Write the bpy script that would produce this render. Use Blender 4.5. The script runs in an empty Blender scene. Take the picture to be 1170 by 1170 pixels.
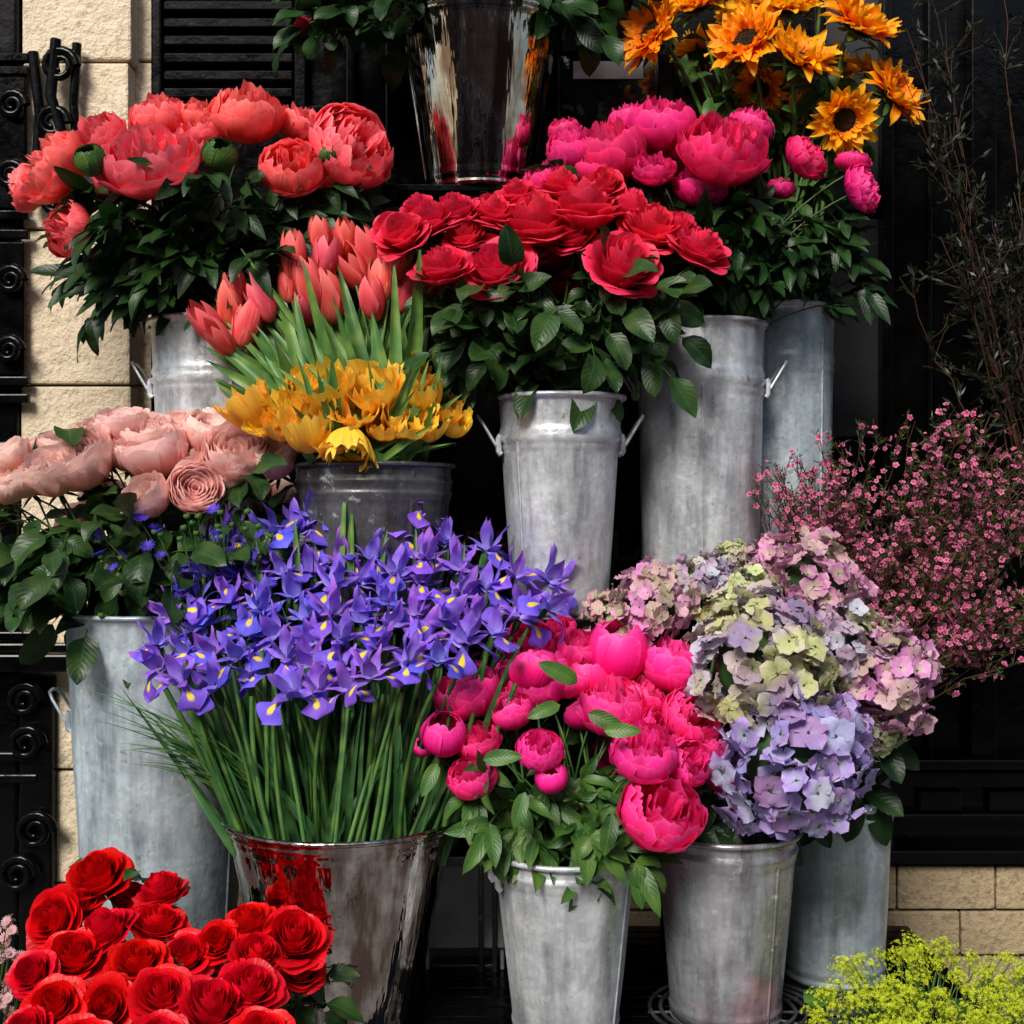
import bpy, math, random
import numpy as np
from mathutils import Vector, Matrix
rng=np.random.default_rng(11); random.seed(11)
scene=bpy.context.scene
D=3.0; ZC=1.17
# survey helper: stall measurements (2 mm units) -> metres at depth y
def W(u,v,y):
    k=(D+y)/D/500.0
    return np.array([(u-585)*k, y, ZC+(585-v)*k])
def S(p,y): return p/500.0*(D+y)/D
def unit(a):
    a=np.asarray(a,float); n=np.linalg.norm(a); return a/n if n>1e-9 else np.array([0,0,1.0])
def rnd(a,b): return float(rng.uniform(a,b))
def rv(s): return rng.normal(0,s,3)

# ---------------------------------------------------------------- mesh builder
class MB:
    def __init__(s): s.V=[];s.F=[];s.C=[];s.M=[];s.n=0
    def grid(s,P,C,mat=0,closed=False):
        m,n=P.shape[:2]
        s.V.append(P.reshape(-1,3)); s.C.append(np.broadcast_to(C,P.shape).reshape(-1,3))
        idx=np.arange(m*n).reshape(m,n)+s.n
        if closed: idx=np.concatenate([idx,idx[:,:1]],1)
        q=np.stack([idx[:-1,:-1],idx[:-1,1:],idx[1:,1:],idx[1:,:-1]],-1).reshape(-1,4)
        s.F.append(q); s.M.append(np.full(len(q),mat,np.int32)); s.n+=m*n
    def arrays(s):
        return [np.concatenate(s.V),np.concatenate(s.F),np.concatenate(s.C),np.concatenate(s.M)]
    def merge(s,geo,R,p,sc=1.0,g=None):
        V,F,C,M=geo
        s.V.append((V*sc)@R.T+p)
        C2=C.copy()
        if g is not None: C2[:,1]=g
        s.C.append(C2); s.F.append(F+s.n); s.M.append(M); s.n+=len(V)
    def mesh(s,name,mats):
        V,F,C,M=s.arrays()
        me=bpy.data.meshes.new(name)
        me.vertices.add(len(V)); me.vertices.foreach_set('co',V.astype(np.float32).ravel())
        me.loops.add(len(F)*4); me.loops.foreach_set('vertex_index',F.astype(np.int32).ravel())
        me.polygons.add(len(F))
        me.polygons.foreach_set('loop_start',np.arange(0,len(F)*4,4,dtype=np.int32))
        me.polygons.foreach_set('loop_total',np.full(len(F),4,np.int32))
        me.polygons.foreach_set('material_index',M.astype(np.int32))
        me.polygons.foreach_set('use_smooth',np.ones(len(F),bool))
        a=me.attributes.new('pc','FLOAT_COLOR','POINT')
        c4=np.ones((len(V),4),np.float32); c4[:,:3]=C
        a.data.foreach_set('color',c4.ravel())
        for m in mats: me.materials.append(m)
        me.update(calc_edges=True)
        return me
def link(name,data,parent=None):
    o=bpy.data.objects.new(name,data); scene.collection.objects.link(o)
    if parent: o.parent=parent
    return o
def empty(name):
    o=bpy.data.objects.new(name,None); scene.collection.objects.link(o); o.empty_display_size=.1; return o

def basis(z,spin=0.0):
    z=unit(z); a=np.array([0,0,1.0]) if abs(z[2])<.9 else np.array([0,1.0,0])
    x=unit(np.cross(a,z)); y=np.cross(z,x)
    c,s_=math.cos(spin),math.sin(spin)
    return np.stack([c*x+s_*y,-s_*x+c*y,z],1)

def leaf(mb,p,d,up,L,Wd,bend=.6,fold=.3,mat=0,shape='ovate',nu=5,nt=7,wave=0.0,g=None,twist=0.0):
    d=unit(d); up=np.asarray(up,float)
    side=np.cross(d,up)
    if np.linalg.norm(side)<1e-3: side=np.cross(d,[1,0,0.3])
    side=unit(side); nr=np.cross(side,d)
    t=np.linspace(0,1,nt); u=np.linspace(-1,1,nu)
    b=bend if abs(bend)>1e-3 else 1e-3
    cx=np.sin(b*t)/b*L; cz=-(1-np.cos(b*t))/b*L
    if shape=='ovate': w=np.clip(t,0,1)**.55*(1-t)**.75/.5
    elif shape=='lance': w=np.clip(t,0,1)**.7*(1-t)**.9/.37
    elif shape=='strap': w=np.minimum(1,.45+t*1.8)*(1-t**2.2)**.8
    elif shape=='round': w=np.sqrt(np.clip(1-(2*t-1)**2,0,1))*.9+.1*(1-t)
    elif shape=='fall': w=.26+.74*np.exp(-((t-.74)/.19)**2); w=w*np.sqrt(np.clip(1-t**9,0,1))
    elif shape=='ray': w=np.minimum(1,.5+t*2)*(1-t**3)**.9
    w=np.maximum(w,.02)
    T=np.cos(b*t)[:,None]*d-np.sin(b*t)[:,None]*nr
    N=np.sin(b*t)[:,None]*d+np.cos(b*t)[:,None]*nr
    if twist:
        a=twist*t[:,None]; sd=np.cos(a)*side+np.sin(a)*N; N=-np.sin(a)*side+np.cos(a)*N
    else: sd=np.repeat(side[None],nt,0)
    ctr=np.asarray(p)+cx[:,None]*d+cz[:,None]*nr
    off=(u[None,:]*w[:,None]*Wd/2)
    lift=fold*np.abs(off)
    if wave: 
        ph=rnd(0,6.28); lift=lift+wave*Wd*(u[None,:]**2)*np.sin(t[:,None]*9+ph+u[None,:])
    P=ctr[:,None,:]+off[...,None]*sd[:,None,:]+lift[...,None]*N[:,None,:]
    C=np.zeros(P.shape); C[...,0]=t[:,None]; C[...,1]=rng.random() if g is None else g; C[...,2]=u[None,:]*.5+.5
    mb.grid(P,C,mat)

def tube(mb,pts,r,n=6,mat=0):
    pts=np.asarray(pts,float); m=len(pts)
    r=np.broadcast_to(r,(m,))
    tg=np.gradient(pts,axis=0)
    tg/=np.maximum(np.linalg.norm(tg,axis=1,keepdims=True),1e-9)
    a=np.array([0.31,.87,.2]); x=np.cross(tg,a); x/=np.maximum(np.linalg.norm(x,axis=1,keepdims=True),1e-9)
    y=np.cross(tg,x)
    th=np.linspace(0,2*math.pi,n,endpoint=False)
    P=pts[:,None]+r[:,None,None]*(np.cos(th)[None,:,None]*x[:,None]+np.sin(th)[None,:,None]*y[:,None])
    C=np.zeros(P.shape); C[...,0]=np.linspace(0,1,m)[:,None]; C[...,1]=rng.random(); C[...,2]=.5
    mb.grid(P,C,mat,closed=True)
def bez(a,b,c,n=9):
    t=np.linspace(0,1,n)[:,None]; return (1-t)**2*a+2*t*(1-t)*b+t*t*c
def lathe(mb,prof,n=64,mat=0):
    prof=np.asarray(prof,float); th=np.linspace(0,2*math.pi,n,endpoint=False)
    P=np.stack([prof[:,0][:,None]*np.cos(th),prof[:,0][:,None]*np.sin(th),np.repeat(prof[:,1][:,None],n,1)],-1)
    C=np.zeros(P.shape); C[...,0]=np.linspace(0,1,len(prof))[:,None]; C[...,1]=.5; C[...,2]=.5
    mb.grid(P,C,mat,closed=True)

def cup(mb,a0,hw,R,zs,th1,z0=0,lip=0,lipz=0,ruf=0,rufk=3,rd=.2,edge=.03,jag=0,nu=9,nt=8,mat=0,pexp=3.6,tip=-.04,skew=0):
    t=np.linspace(0,1,nt)[:,None]; u=np.linspace(-1,1,nu)[None]
    ph=rng.random()*6.28; ph2=rng.random()*6.28
    te=t*(1-rd*np.abs(u)**pexp+jag*(rng.random(nu)[None]-.5)*t+ (tip*np.exp(-(u/.25)**2)*t)+skew*u*t)
    th=.04+(th1-.04)*te
    az=a0+u*hw*(.55+.45*t)
    s_=np.clip((te-.6)/.4,0,1.1)**2
    r=R*np.sin(th)+R*lip*s_+R*edge*u*u*t+R*ruf*te**2*np.sin(rufk*u*1.6+ph)
    z=z0+R*zs*(1-np.cos(th))-R*lipz*s_+R*ruf*.5*te**2*np.cos(rufk*u*1.6+ph2)
    P=np.stack([r*np.cos(az),r*np.sin(az),z+0*az],-1)
    C=np.zeros(P.shape); C[...,0]=t; C[...,1]=rng.random(); C[...,2]=u*.5+.5
    mb.grid(P,C,mat)

def normalise(mb):
    V=np.concatenate(mb.V); r=np.percentile(np.hypot(V[:,0],V[:,1]),97)
    zc=(V[:,2].max()+V[:,2].min())/2
    for i in range(len(mb.V)): mb.V[i]=(mb.V[i]-np.array([0,0,zc]))/r

# ---------------------------------------------------------------- node helpers
class NT:
    def __init__(s,name):
        s.m=bpy.data.materials.new(name); s.m.use_nodes=True; s.t=s.m.node_tree; s.t.nodes.clear()
        s.out=s.t.nodes.new('ShaderNodeOutputMaterial')
    def n(s,typ,**kw):
        nd=s.t.nodes.new(typ)
        for k,v in kw.items(): setattr(nd,k,v)
        return nd
    def put(s,sock,v):
        if isinstance(v,bpy.types.NodeSocket): s.t.links.new(v,sock)
        else:
            if isinstance(v,(tuple,list)) and len(v)==3 and sock.type=='RGBA': v=(*v,1)
            sock.default_value=v
    def math(s,op,a,b=0.0,clamp=False):
        nd=s.n('ShaderNodeMath',operation=op,use_clamp=clamp); s.put(nd.inputs[0],a); s.put(nd.inputs[1],b); return nd.outputs[0]
    def mix(s,f,a,b,blend='MIX'):
        nd=s.n('ShaderNodeMix',data_type='RGBA',blend_type=blend); s.put(nd.inputs[0],f); s.put(nd.inputs[6],a); s.put(nd.inputs[7],b); return nd.outputs[2]
    def noise(s,vec,scale,detail=3,rough=.55):
        nd=s.n('ShaderNodeTexNoise'); nd.inputs['Scale'].default_value=scale; nd.inputs['Detail'].default_value=detail; nd.inputs['Roughness'].default_value=rough
        if vec is not None: s.put(nd.inputs['Vector'],vec)
        return nd.outputs['Fac']
    def ramp(s,f,stops):
        nd=s.n('ShaderNodeValToRGB'); e=nd.color_ramp.elements
        while len(e)<len(stops): e.new(.5)
        for i,(p,c) in enumerate(stops):
            e[i].position=p; e[i].color=(*c,1) if len(c)==3 else c
        s.put(nd.inputs[0],f); return nd.outputs[0]
    def comb(s,x,y,z):
        nd=s.n('ShaderNodeCombineXYZ'); s.put(nd.inputs[0],x); s.put(nd.inputs[1],y); s.put(nd.inputs[2],z); return nd.outputs[0]
    def bump(s,h,strength=.3,dist=.01):
        nd=s.n('ShaderNodeBump'); nd.inputs['Strength'].default_value=strength; nd.inputs['Distance'].default_value=dist; s.put(nd.inputs['Height'],h); return nd.outputs[0]
    def prin(s,col,rough=.5,metal=0,spec=.5,normal=None):
        p=s.n('ShaderNodeBsdfPrincipled'); s.put(p.inputs['Base Color'],col); s.put(p.inputs['Roughness'],rough); s.put(p.inputs['Metallic'],metal)
        s.put(p.inputs['Specular IOR Level'],spec)
        if normal is not None: s.put(p.inputs['Normal'],normal)
        return p.outputs[0]
    def obj(s): return s.n('ShaderNodeTexCoord').outputs['Object']
    def pos(s): return s.n('ShaderNodeNewGeometry').outputs['Position']
    def end(s,sh): s.t.links.new(sh,s.out.inputs[0]); return s.m

def pcs(N):
    a=N.n('ShaderNodeAttribute',attribute_name='pc'); sp=N.n('ShaderNodeSeparateColor'); N.t.links.new(a.outputs['Color'],sp.inputs[0])
    return sp.outputs[0],sp.outputs[1],sp.outputs[2]

def petal_mat(name,c0,c1,c2,var=.25,hue=.02,rough=.5,trans=.3,spot=None,streak=None,alt=None,vx=13.0,edge=.0,bs=.4,band=None):
    N=NT(name); t,g,u=pcs(N)
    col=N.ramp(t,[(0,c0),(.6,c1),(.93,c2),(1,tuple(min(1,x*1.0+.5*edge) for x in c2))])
    if alt:
        f=N.ramp(N.noise(N.pos(),9,0),[(.42,(0,0,0)),(.6,(1,1,1))]); f2=N.math('MULTIPLY',f,.9)
        col=N.mix(f2,col,N.ramp(g,[(0,alt[0]),(.5,alt[1]),(1,alt[2])]))
    vec=N.comb(N.math('MULTIPLY',u,vx),N.math('MULTIPLY',t,1.6),N.math('MULTIPLY',g,37.0))
    nz=N.noise(vec,1.0,1.5,.6)
    if streak: col=N.mix(N.ramp(nz,[(.55,(0,0,0)),(.68,(.6,.6,.6))]),col,streak)
    if spot:
        a=N.math('DIVIDE',N.math('SUBTRACT',u,.5),.15); b=N.math('DIVIDE',N.math('SUBTRACT',t,.58),.2)
        d=N.math('SQRT',N.math('ADD',N.math('MULTIPLY',a,a),N.math('MULTIPLY',b,b)))
        col=N.mix(N.ramp(d,[(.6,(1,1,1)),(1.0,(0,0,0))]),col,spot)
    oi=N.n('ShaderNodeObjectInfo').outputs['Random']
    hs=N.n('ShaderNodeHueSaturation')
    N.put(hs.inputs['Hue'],N.math('ADD',.5,N.math('MULTIPLY',N.math('SUBTRACT',oi,.5),hue*2)))
    val=N.math('ADD',1-var*.75,N.math('MULTIPLY',g,var*.8)); val=N.math('ADD',val,N.math('MULTIPLY',nz,var*.7))
    N.put(hs.inputs['Value'],val); N.put(hs.inputs['Color'],col); col=hs.outputs[0]
    bp=N.bump(nz,bs,.005) if bs else None
    p=N.prin(col,rough,0,.3,bp)
    tr=N.n('ShaderNodeBsdfTranslucent'); N.put(tr.inputs[0],col)
    mx=N.n('ShaderNodeMixShader'); mx.inputs[0].default_value=trans; N.t.links.new(p,mx.inputs[1]); N.t.links.new(tr.outputs[0],mx.inputs[2])
    return N.end(mx.outputs[0])

def leaf_mat(name,c0,c1,rough=.42,trans=.12,vein=.4):
    N=NT(name); t,g,u=pcs(N)
    col=N.mix(g,c0,c1); bp=None
    if vein:
        au=N.math('ABSOLUTE',N.math('SUBTRACT',u,.5))
        vv=N.math('SINE',N.math('MULTIPLY',N.math('SUBTRACT',t,N.math('MULTIPLY',au,.55)),52.0))
        mid=N.ramp(au,[(0,(1,1,1)),(.05,(0,0,0))])
        vn=N.ramp(vv,[(.86,(0,0,0)),(1,(1,1,1))])
        col=N.mix(N.math('MULTIPLY',N.math('MAXIMUM',mid,N.math('MULTIPLY',vn,.3)),vein),col,tuple(min(1,x*2.2+.01) for x in c1))
        bp=N.bump(vv,.1,.003)
    nz=N.noise(N.pos(),30,0)
    col=N.mix(N.ramp(nz,[(.4,(0,0,0)),(.75,(.5,.5,.5))]),col,(c1[0]*2.4,c1[1]*1.5,c1[2]*1.1))
    p=N.prin(col,rough,0,.32,bp)
    if trans<=0: return N.end(p)
    tr=N.n('ShaderNodeBsdfTranslucent'); N.put(tr.inputs[0],tuple(min(1,x*1.5) for x in c1))
    mx=N.n('ShaderNodeMixShader'); mx.inputs[0].default_value=trans; N.t.links.new(p,mx.inputs[1]); N.t.links.new(tr.outputs[0],mx.inputs[2])
    return N.end(mx.outputs[0])

M={}
M['coral']=petal_mat('coral_petal',(1,.16,.1),(1,.055,.075),(1,.15,.17),.35,.008,edge=.18)
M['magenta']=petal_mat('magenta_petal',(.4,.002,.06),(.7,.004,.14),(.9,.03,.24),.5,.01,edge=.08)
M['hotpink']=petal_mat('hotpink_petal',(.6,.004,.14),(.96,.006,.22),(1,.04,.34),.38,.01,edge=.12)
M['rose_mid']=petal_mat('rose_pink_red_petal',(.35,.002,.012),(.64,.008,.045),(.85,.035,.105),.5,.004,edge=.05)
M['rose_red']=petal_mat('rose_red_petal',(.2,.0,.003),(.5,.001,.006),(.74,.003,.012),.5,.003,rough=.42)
M['rose_pale']=petal_mat('rose_pale_petal',(1,.6,.22),(1,.47,.38),(1,.72,.66),.2,.015,trans=.3,edge=.1)
M['tulip']=petal_mat('tulip_petal',(.8,.2,.12),(.8,.065,.085),(.92,.16,.17),.45,.012)
M['parrot']=petal_mat('parrot_tulip_petal',(.7,.66,.12),(1,.62,.05),(1,.66,.07),.3,.02,streak=(.98,.28,.01),edge=.1)
M['iris']=petal_mat('iris_petal',(.4,.32,.88),(.15,.07,.68),(.24,.13,.84),.55,.025,spot=(1,.74,.02),vx=20)
M['iris_std']=petal_mat('iris_standard_petal',(.45,.36,.88),(.22,.09,.64),(.38,.18,.76),.5,.03,vx=20)
M['sun']=petal_mat('sunflower_ray',(.9,.24,.003),(1,.42,.004),(1,.55,.012),.4,.015,trans=.35)
M['wax']=petal_mat('waxflower_petal',(.35,.02,.14),(.66,.13,.34),(.82,.34,.56),.5,.03,bs=0)
M['corn']=petal_mat('cornflower_petal',(.05,.02,.35),(.04,.05,.6),(.08,.1,.85),.4,.03,bs=0)
M['lime']=petal_mat('lady_mantle_floret',(.3,.46,.015),(.42,.6,.02),(.58,.74,.05),.5,.03,bs=0)
M['astr']=petal_mat('astrantia_floret',(.5,.3,.25),(.6,.35,.35),(.75,.55,.5),.4,.03,bs=0)
M['hyd_green']=petal_mat('hydrangea_green',(.4,.5,.2),(.48,.56,.28),(.62,.56,.42),.6,.05,alt=((.44,.28,.54),(.54,.33,.48),(.44,.44,.56)),vx=6,edge=.1,bs=0)
M['hyd_blue']=petal_mat('hydrangea_blue',(.4,.42,.5),(.38,.28,.66),(.52,.38,.7),.6,.05,alt=((.55,.28,.56),(.34,.33,.7),(.5,.54,.55)),vx=6,edge=.1,bs=0)
M['hyd_pink']=petal_mat('hydrangea_pink',(.5,.55,.3),(.62,.23,.44),(.66,.36,.5),.6,.05,alt=((.5,.54,.28),(.64,.44,.42),(.58,.2,.42)),vx=6,edge=.1,bs=0)
M['leaf_dk']=leaf_mat('dark_leaf',(.003,.016,.004),(.012,.045,.008))
M['leaf_rose']=leaf_mat('rose_leaf',(.005,.022,.005),(.02,.06,.012))
M['leaf_mid']=leaf_mat('mid_leaf',(.012,.05,.01),(.045,.12,.022))
M['leaf_tulip']=leaf_mat('tulip_leaf',(.03,.11,.025),(.1,.23,.055),vein=0,trans=.2)
M['leaf_iris']=leaf_mat('iris_leaf',(.008,.04,.014),(.035,.115,.035),vein=0)
M['stem_iris']=leaf_mat('iris_stem',(.01,.045,.01),(.05,.14,.03),vein=0,trans=0)
M['stem']=leaf_mat('stem_green',(.02,.07,.015),(.06,.14,.03),vein=0,trans=0)
M['stem_dk']=leaf_mat('stem_dark',(.01,.03,.008),(.03,.06,.015),vein=0,trans=0)
M['twig']=leaf_mat('brown_twig',(.02,.011,.007),(.05,.03,.018),vein=0,trans=0)
M['olive']=leaf_mat('shrub_leaf',(.003,.006,.002),(.01,.016,.006),vein=0,trans=0)
M['needle']=leaf_mat('needle_leaf',(.015,.035,.008),(.055,.1,.018),vein=0,trans=0)

N=NT('sunflower_disc'); v=N.n('ShaderNodeTexVoronoi'); v.inputs['Scale'].default_value=22; N.put(v.inputs['Vector'],N.obj())
M['disc']=N.end(N.prin(N.ramp(v.outputs['Distance'],[(0,(.1,.045,.008)),(.6,(.012,.006,.002))]),.85,0,.2,N.bump(v.outputs['Distance'],.8,.02)))

def galv(name,base=(.62,.65,.68),dark=(.32,.35,.38),metal=.5,rough=.36,tint=None):
    N=NT(name); o=N.obj(); 
    mp=N.n('ShaderNodeMapping'); N.put(mp.inputs[0],o); mp.inputs['Scale'].default_value=(9,9,1.1)
    oi=N.n('ShaderNodeObjectInfo').outputs['Random']; cm=N.comb(oi,N.math('MULTIPLY',oi,7.0),N.math('MULTIPLY',oi,3.0)); sc_=N.n('ShaderNodeVectorMath',operation='SCALE'); N.put(sc_.inputs[0],cm); sc_.inputs['Scale'].default_value=9; N.put(mp.inputs['Location'],sc_.outputs[0])
    streak=N.noise(mp.outputs[0],1.8,4,.7)
    blotch=N.noise(o,7,4,.65); fine=N.noise(o,70,2)
    v=N.n('ShaderNodeTexVoronoi'); v.inputs['Scale'].default_value=80; N.put(v.inputs['Vector'],o)
    sp=N.n('ShaderNodeSeparateColor'); N.t.links.new(v.outputs['Color'],sp.inputs[0])
    f=N.math('ADD',N.math('MULTIPLY',streak,.55),N.math('MULTIPLY',blotch,.45))
    col=N.ramp(f,[(.36,dark),(.5,base),(.64,tuple(min(1,x*1.3) for x in base))])
    col=N.mix(N.math('MULTIPLY',sp.outputs[0],.35),col,tuple(x*.5 for x in base))
    sc=N.noise(o,22,5,.75)
    col=N.mix(N.ramp(sc,[(.6,(0,0,0)),(.7,(.6,.6,.6))]),col,(.88,.89,.87))
    col=N.mix(N.ramp(sc,[(.3,(.7,.7,.7)),(.38,(0,0,0))]),col,(.14,.13,.12))
    if tint: col=N.mix(N.ramp(N.noise(o,5,3),[(.5,(0,0,0)),(.62,(.5,.5,.5))]),col,tint)
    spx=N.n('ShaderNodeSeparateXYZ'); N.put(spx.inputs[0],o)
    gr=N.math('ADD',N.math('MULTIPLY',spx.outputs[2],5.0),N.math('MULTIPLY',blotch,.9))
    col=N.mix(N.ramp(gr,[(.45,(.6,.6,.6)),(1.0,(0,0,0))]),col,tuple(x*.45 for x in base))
    rg=N.ramp(N.math('ADD',N.math('MULTIPLY',fine,.4),N.math('MULTIPLY',streak,.6)),[(.3,(rough-.12,)*3),(.7,(rough+.22,)*3)])
    mt=N.ramp(f,[(.35,(metal,)*3),(.7,(metal*.5,)*3)])
    bp=N.bump(N.math('ADD',blotch,N.math('MULTIPLY',fine,.15)),.35,.012)
    return N.end(N.prin(col,rg,mt,.5,bp))
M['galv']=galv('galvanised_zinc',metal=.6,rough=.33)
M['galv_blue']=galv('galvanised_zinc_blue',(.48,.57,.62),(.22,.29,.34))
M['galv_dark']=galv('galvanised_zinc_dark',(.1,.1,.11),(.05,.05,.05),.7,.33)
M['galv_warm']=galv('galvanised_zinc_worn_pink_reflection',(.4,.41,.44),(.17,.16,.17),.7,.27,tint=(.55,.22,.32))  # tint paints pinkish reflection blotches into the zinc colour
N=NT('polished_steel'); o=N.obj()
mp=N.n('ShaderNodeMapping'); N.put(mp.inputs[0],o); mp.inputs['Scale'].default_value=(9,9,.45)
st=N.noise(mp.outputs[0],2.2,3); bl=N.noise(o,30,3,.7)
M['mirror']=N.end(N.prin(N.mix(N.ramp(st,[(.42,(0,0,0)),(.6,(1,1,1))]),(.24,.17,.14),N.ramp(bl,[(.3,(.5,.46,.42)),(.6,(.8,.75,.7))])),N.ramp(bl,[(.35,(.03,)*3),(.75,(.1,)*3)]),1.0,.5,N.bump(st,.22,.03)))  # brown vertical reflections are painted into the steel colour as streaks
N=NT('water'); M['water']=N.end(N.prin((.01,.02,.015),.05,0,.5))

N=NT('black_gloss_paint'); o=N.pos()
nz=N.noise(o,14,3,.65)
M['black']=N.end(N.prin(N.ramp(nz,[(.3,(.0008,.0008,.0008)),(.7,(.0025,.0025,.0028))]),N.ramp(nz,[(.3,(.1,)*3),(.7,(.26,)*3)]),0,.16,N.bump(nz,.2,.01)))
N=NT('charcoal_panel'); o=N.pos(); nz=N.noise(o,9,4,.65)
M['charcoal']=N.end(N.prin(N.ramp(nz,[(.3,(.012,.012,.014)),(.7,(.024,.024,.027))]),.5,0,.3,N.bump(nz,.2,.01)))
N=NT('dark_window_glass'); M['glass']=N.end(N.prin((.01,.012,.014),.04,0,.8))
N=NT('gold_leaf'); M['gold']=N.end(N.prin((.12,.07,.02),.4,.8))
N=NT('cream_enamel'); nz=N.noise(N.pos(),12,4); M['enamel']=N.end(N.prin(N.ramp(nz,[(.3,(.3,.3,.3)),(.7,(.5,.5,.49))]),.4))
def stone(name,a,b,c):
    N=NT(name); o=N.pos()
    n1=N.noise(o,5,4,.7); n2=N.noise(o,45,3,.7); n3=N.noise(o,2.2,2)
    col=N.mix(n1,a,b); col=N.mix(N.ramp(n2,[(.5,(0,0,0)),(.75,(.7,.7,.7))]),col,c)
    col=N.mix(N.ramp(n3,[(.45,(0,0,0)),(.75,(.5,.5,.5))]),col,tuple(x*.45 for x in a))
    bp=N.bump(N.math('ADD',n1,N.math('MULTIPLY',n2,.5)),.8,.025)
    return N.end(N.prin(col,.9,0,.2,bp))
M['stone']=stone('limestone',(.6,.49,.34),(.76,.66,.49),(.34,.27,.18))
M['plinth']=stone('plinth_stone',(.36,.27,.16),(.5,.39,.24),(.14,.11,.07))
M['paving']=stone('paving_stone',(.16,.155,.15),(.22,.21,.2),(.09,.09,.085))
M['asphalt']=stone('asphalt',(.045,.045,.047),(.06,.06,.06),(.025,.025,.025))
N=NT('brick'); bt=N.n('ShaderNodeTexBrick'); mp=N.n('ShaderNodeMapping'); N.put(mp.inputs[0],N.pos()); mp.inputs['Rotation'].default_value=(math.radians(90),0,0)
N.put(bt.inputs['Vector'],mp.outputs[0]); bt.inputs['Scale'].default_value=4; bt.inputs['Color1'].default_value=(.2,.09,.05,1); bt.inputs['Color2'].default_value=(.14,.06,.04,1); bt.inputs['Mortar'].default_value=(.25,.22,.19,1)
M['brick']=N.end(N.prin(bt.outputs['Color'],.9))
N=NT('white_paint'); M['white']=N.end(N.prin((.7,.7,.68),.5))

# ---------------------------------------------------------------- primitives
def box(name,x0,x1,y0,y1,z0,z1,mat,parent=None,bev=.004):
    me=bpy.data.meshes.new(name)
    vs=[(x,y,z) for x in (x0,x1) for y in (y0,y1) for z in (z0,z1)]
    fs=[(0,1,3,2),(4,6,7,5),(0,4,5,1),(2,3,7,6),(0,2,6,4),(1,5,7,3)]
    me.from_pydata(vs,[],fs); me.materials.append(mat); me.update()
    o=link(name,me,parent)
    if bev:
        b=o.modifiers.new('bevel','BEVEL'); b.width=bev; b.segments=2
    return o
def ubox(name,u0,u1,v0,v1,y0,y1,mat,parent=None,bev=.004):
    a=W(u0,v1,y0); b=W(u1,v0,y0)
    return box(name,a[0],b[0],y0,y1,a[2],b[2],mat,parent,bev)

# ---------------------------------------------------------------- buckets
def bucket(name,u,vr,wr,wb,y,zb,mat,handles=True,bands=(.17,),hz=.26,n=72,rot=0,tilt=0):
    rim=W(u,vr,y); rr=S(wr,y)/2; rb=S(wb,y)/2; H=rim[2]-zb
    e=empty(name); e.location=(rim[0],y,zb); e.rotation_euler=(0,tilt,rot)
    R=lambda f: rr+(rb-rr)*f
    pr=[(.002,.012),(rb-.004,.012),(rb-.002,.0),(rb+.003,.0),(rb+.004,.01)]
    pts=[]
    for f in np.linspace(.97,.03,60):
        r=R(f)
        for b in bands: r+=.0075*math.exp(-((f-b)*H/.006)**2)+.004*math.exp(-((f-b-.035)*H/.007)**2)
        r+=.004*math.exp(-((f-.93)*H/.006)**2)
        pts.append((r,H*(1-f)))
    pr+=pts
    for a in np.linspace(-90,200,9):
        pr.append((rr+.004+.0065*math.cos(math.radians(a)),H-.006+.0065*math.sin(math.radians(a))))
    pr+=[(R(.05)-.004,H*.95),(R(.5)-.004,H*.5),(R(.75)-.004,H*.25)]
    mb=MB(); lathe(mb,pr,n)
    V=mb.V[0]; az=np.arctan2(V[:,1],V[:,0]); p1,p2,p3=rnd(0,6),rnd(0,6),rnd(0,6)
    k=1+.006*np.sin(2*az+p1)+.004*np.sin(3*az+V[:,2]*9+p2)+.0025*np.sin(7*az+V[:,2]*23+p3); V[:,0]*=k; V[:,1]*=k
    zs=np.linspace(.03,.95,14)*H; sa=rnd(2.4,6)
    P=np.array([[[ (R(1-z/H)+dr)*math.cos(a+sa),(R(1-z/H)+dr)*math.sin(a+sa),z] for a,dr in ((0,.0),(.01,.003),(.045,.003),(.055,.0))] for z in zs])
    C=np.zeros(P.shape)+.5; mb.grid(P,C)
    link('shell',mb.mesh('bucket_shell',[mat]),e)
    w=MB(); lathe(w,[(.002,H*.72),(R(.28)-.006,H*.72)],32); link('water',w.mesh('bucket_water',[M['water']]),e)
    if handles:
        for sgn,nm in ((1,'handle_right'),(-1,'handle_left')):
            r=R(hz)+.002; z=H*(1-hz)
            hp=[(sgn*r,-.04,z-.012),(sgn*(r+.012),-.042,z-.004),(sgn*(r+.045),-.04,z+.052),(sgn*(r+.056),-.028,z+.068),(sgn*(r+.058),0,z+.072),(sgn*(r+.056),.028,z+.068),(sgn*(r+.045),.04,z+.052),(sgn*(r+.012),.042,z-.004),(sgn*r,.04,z-.012)]
            h=MB(); tube(h,hp,.004,8)
            for sy in (-.042,.042):
                tube(h,[(sgn*(r-.002),sy,z-.028),(sgn*(r+.004),sy,z-.02),(sgn*(r+.004),sy,z+.012),(sgn*(r-.0),sy,z+.02)],.008,8)
            link(nm,h.mesh(nm,[mat]),e)
    return dict(e=e,c=np.array([rim[0],y,rim[2]]),r=rr,z=rim[2],zb=zb,H=H)

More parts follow.
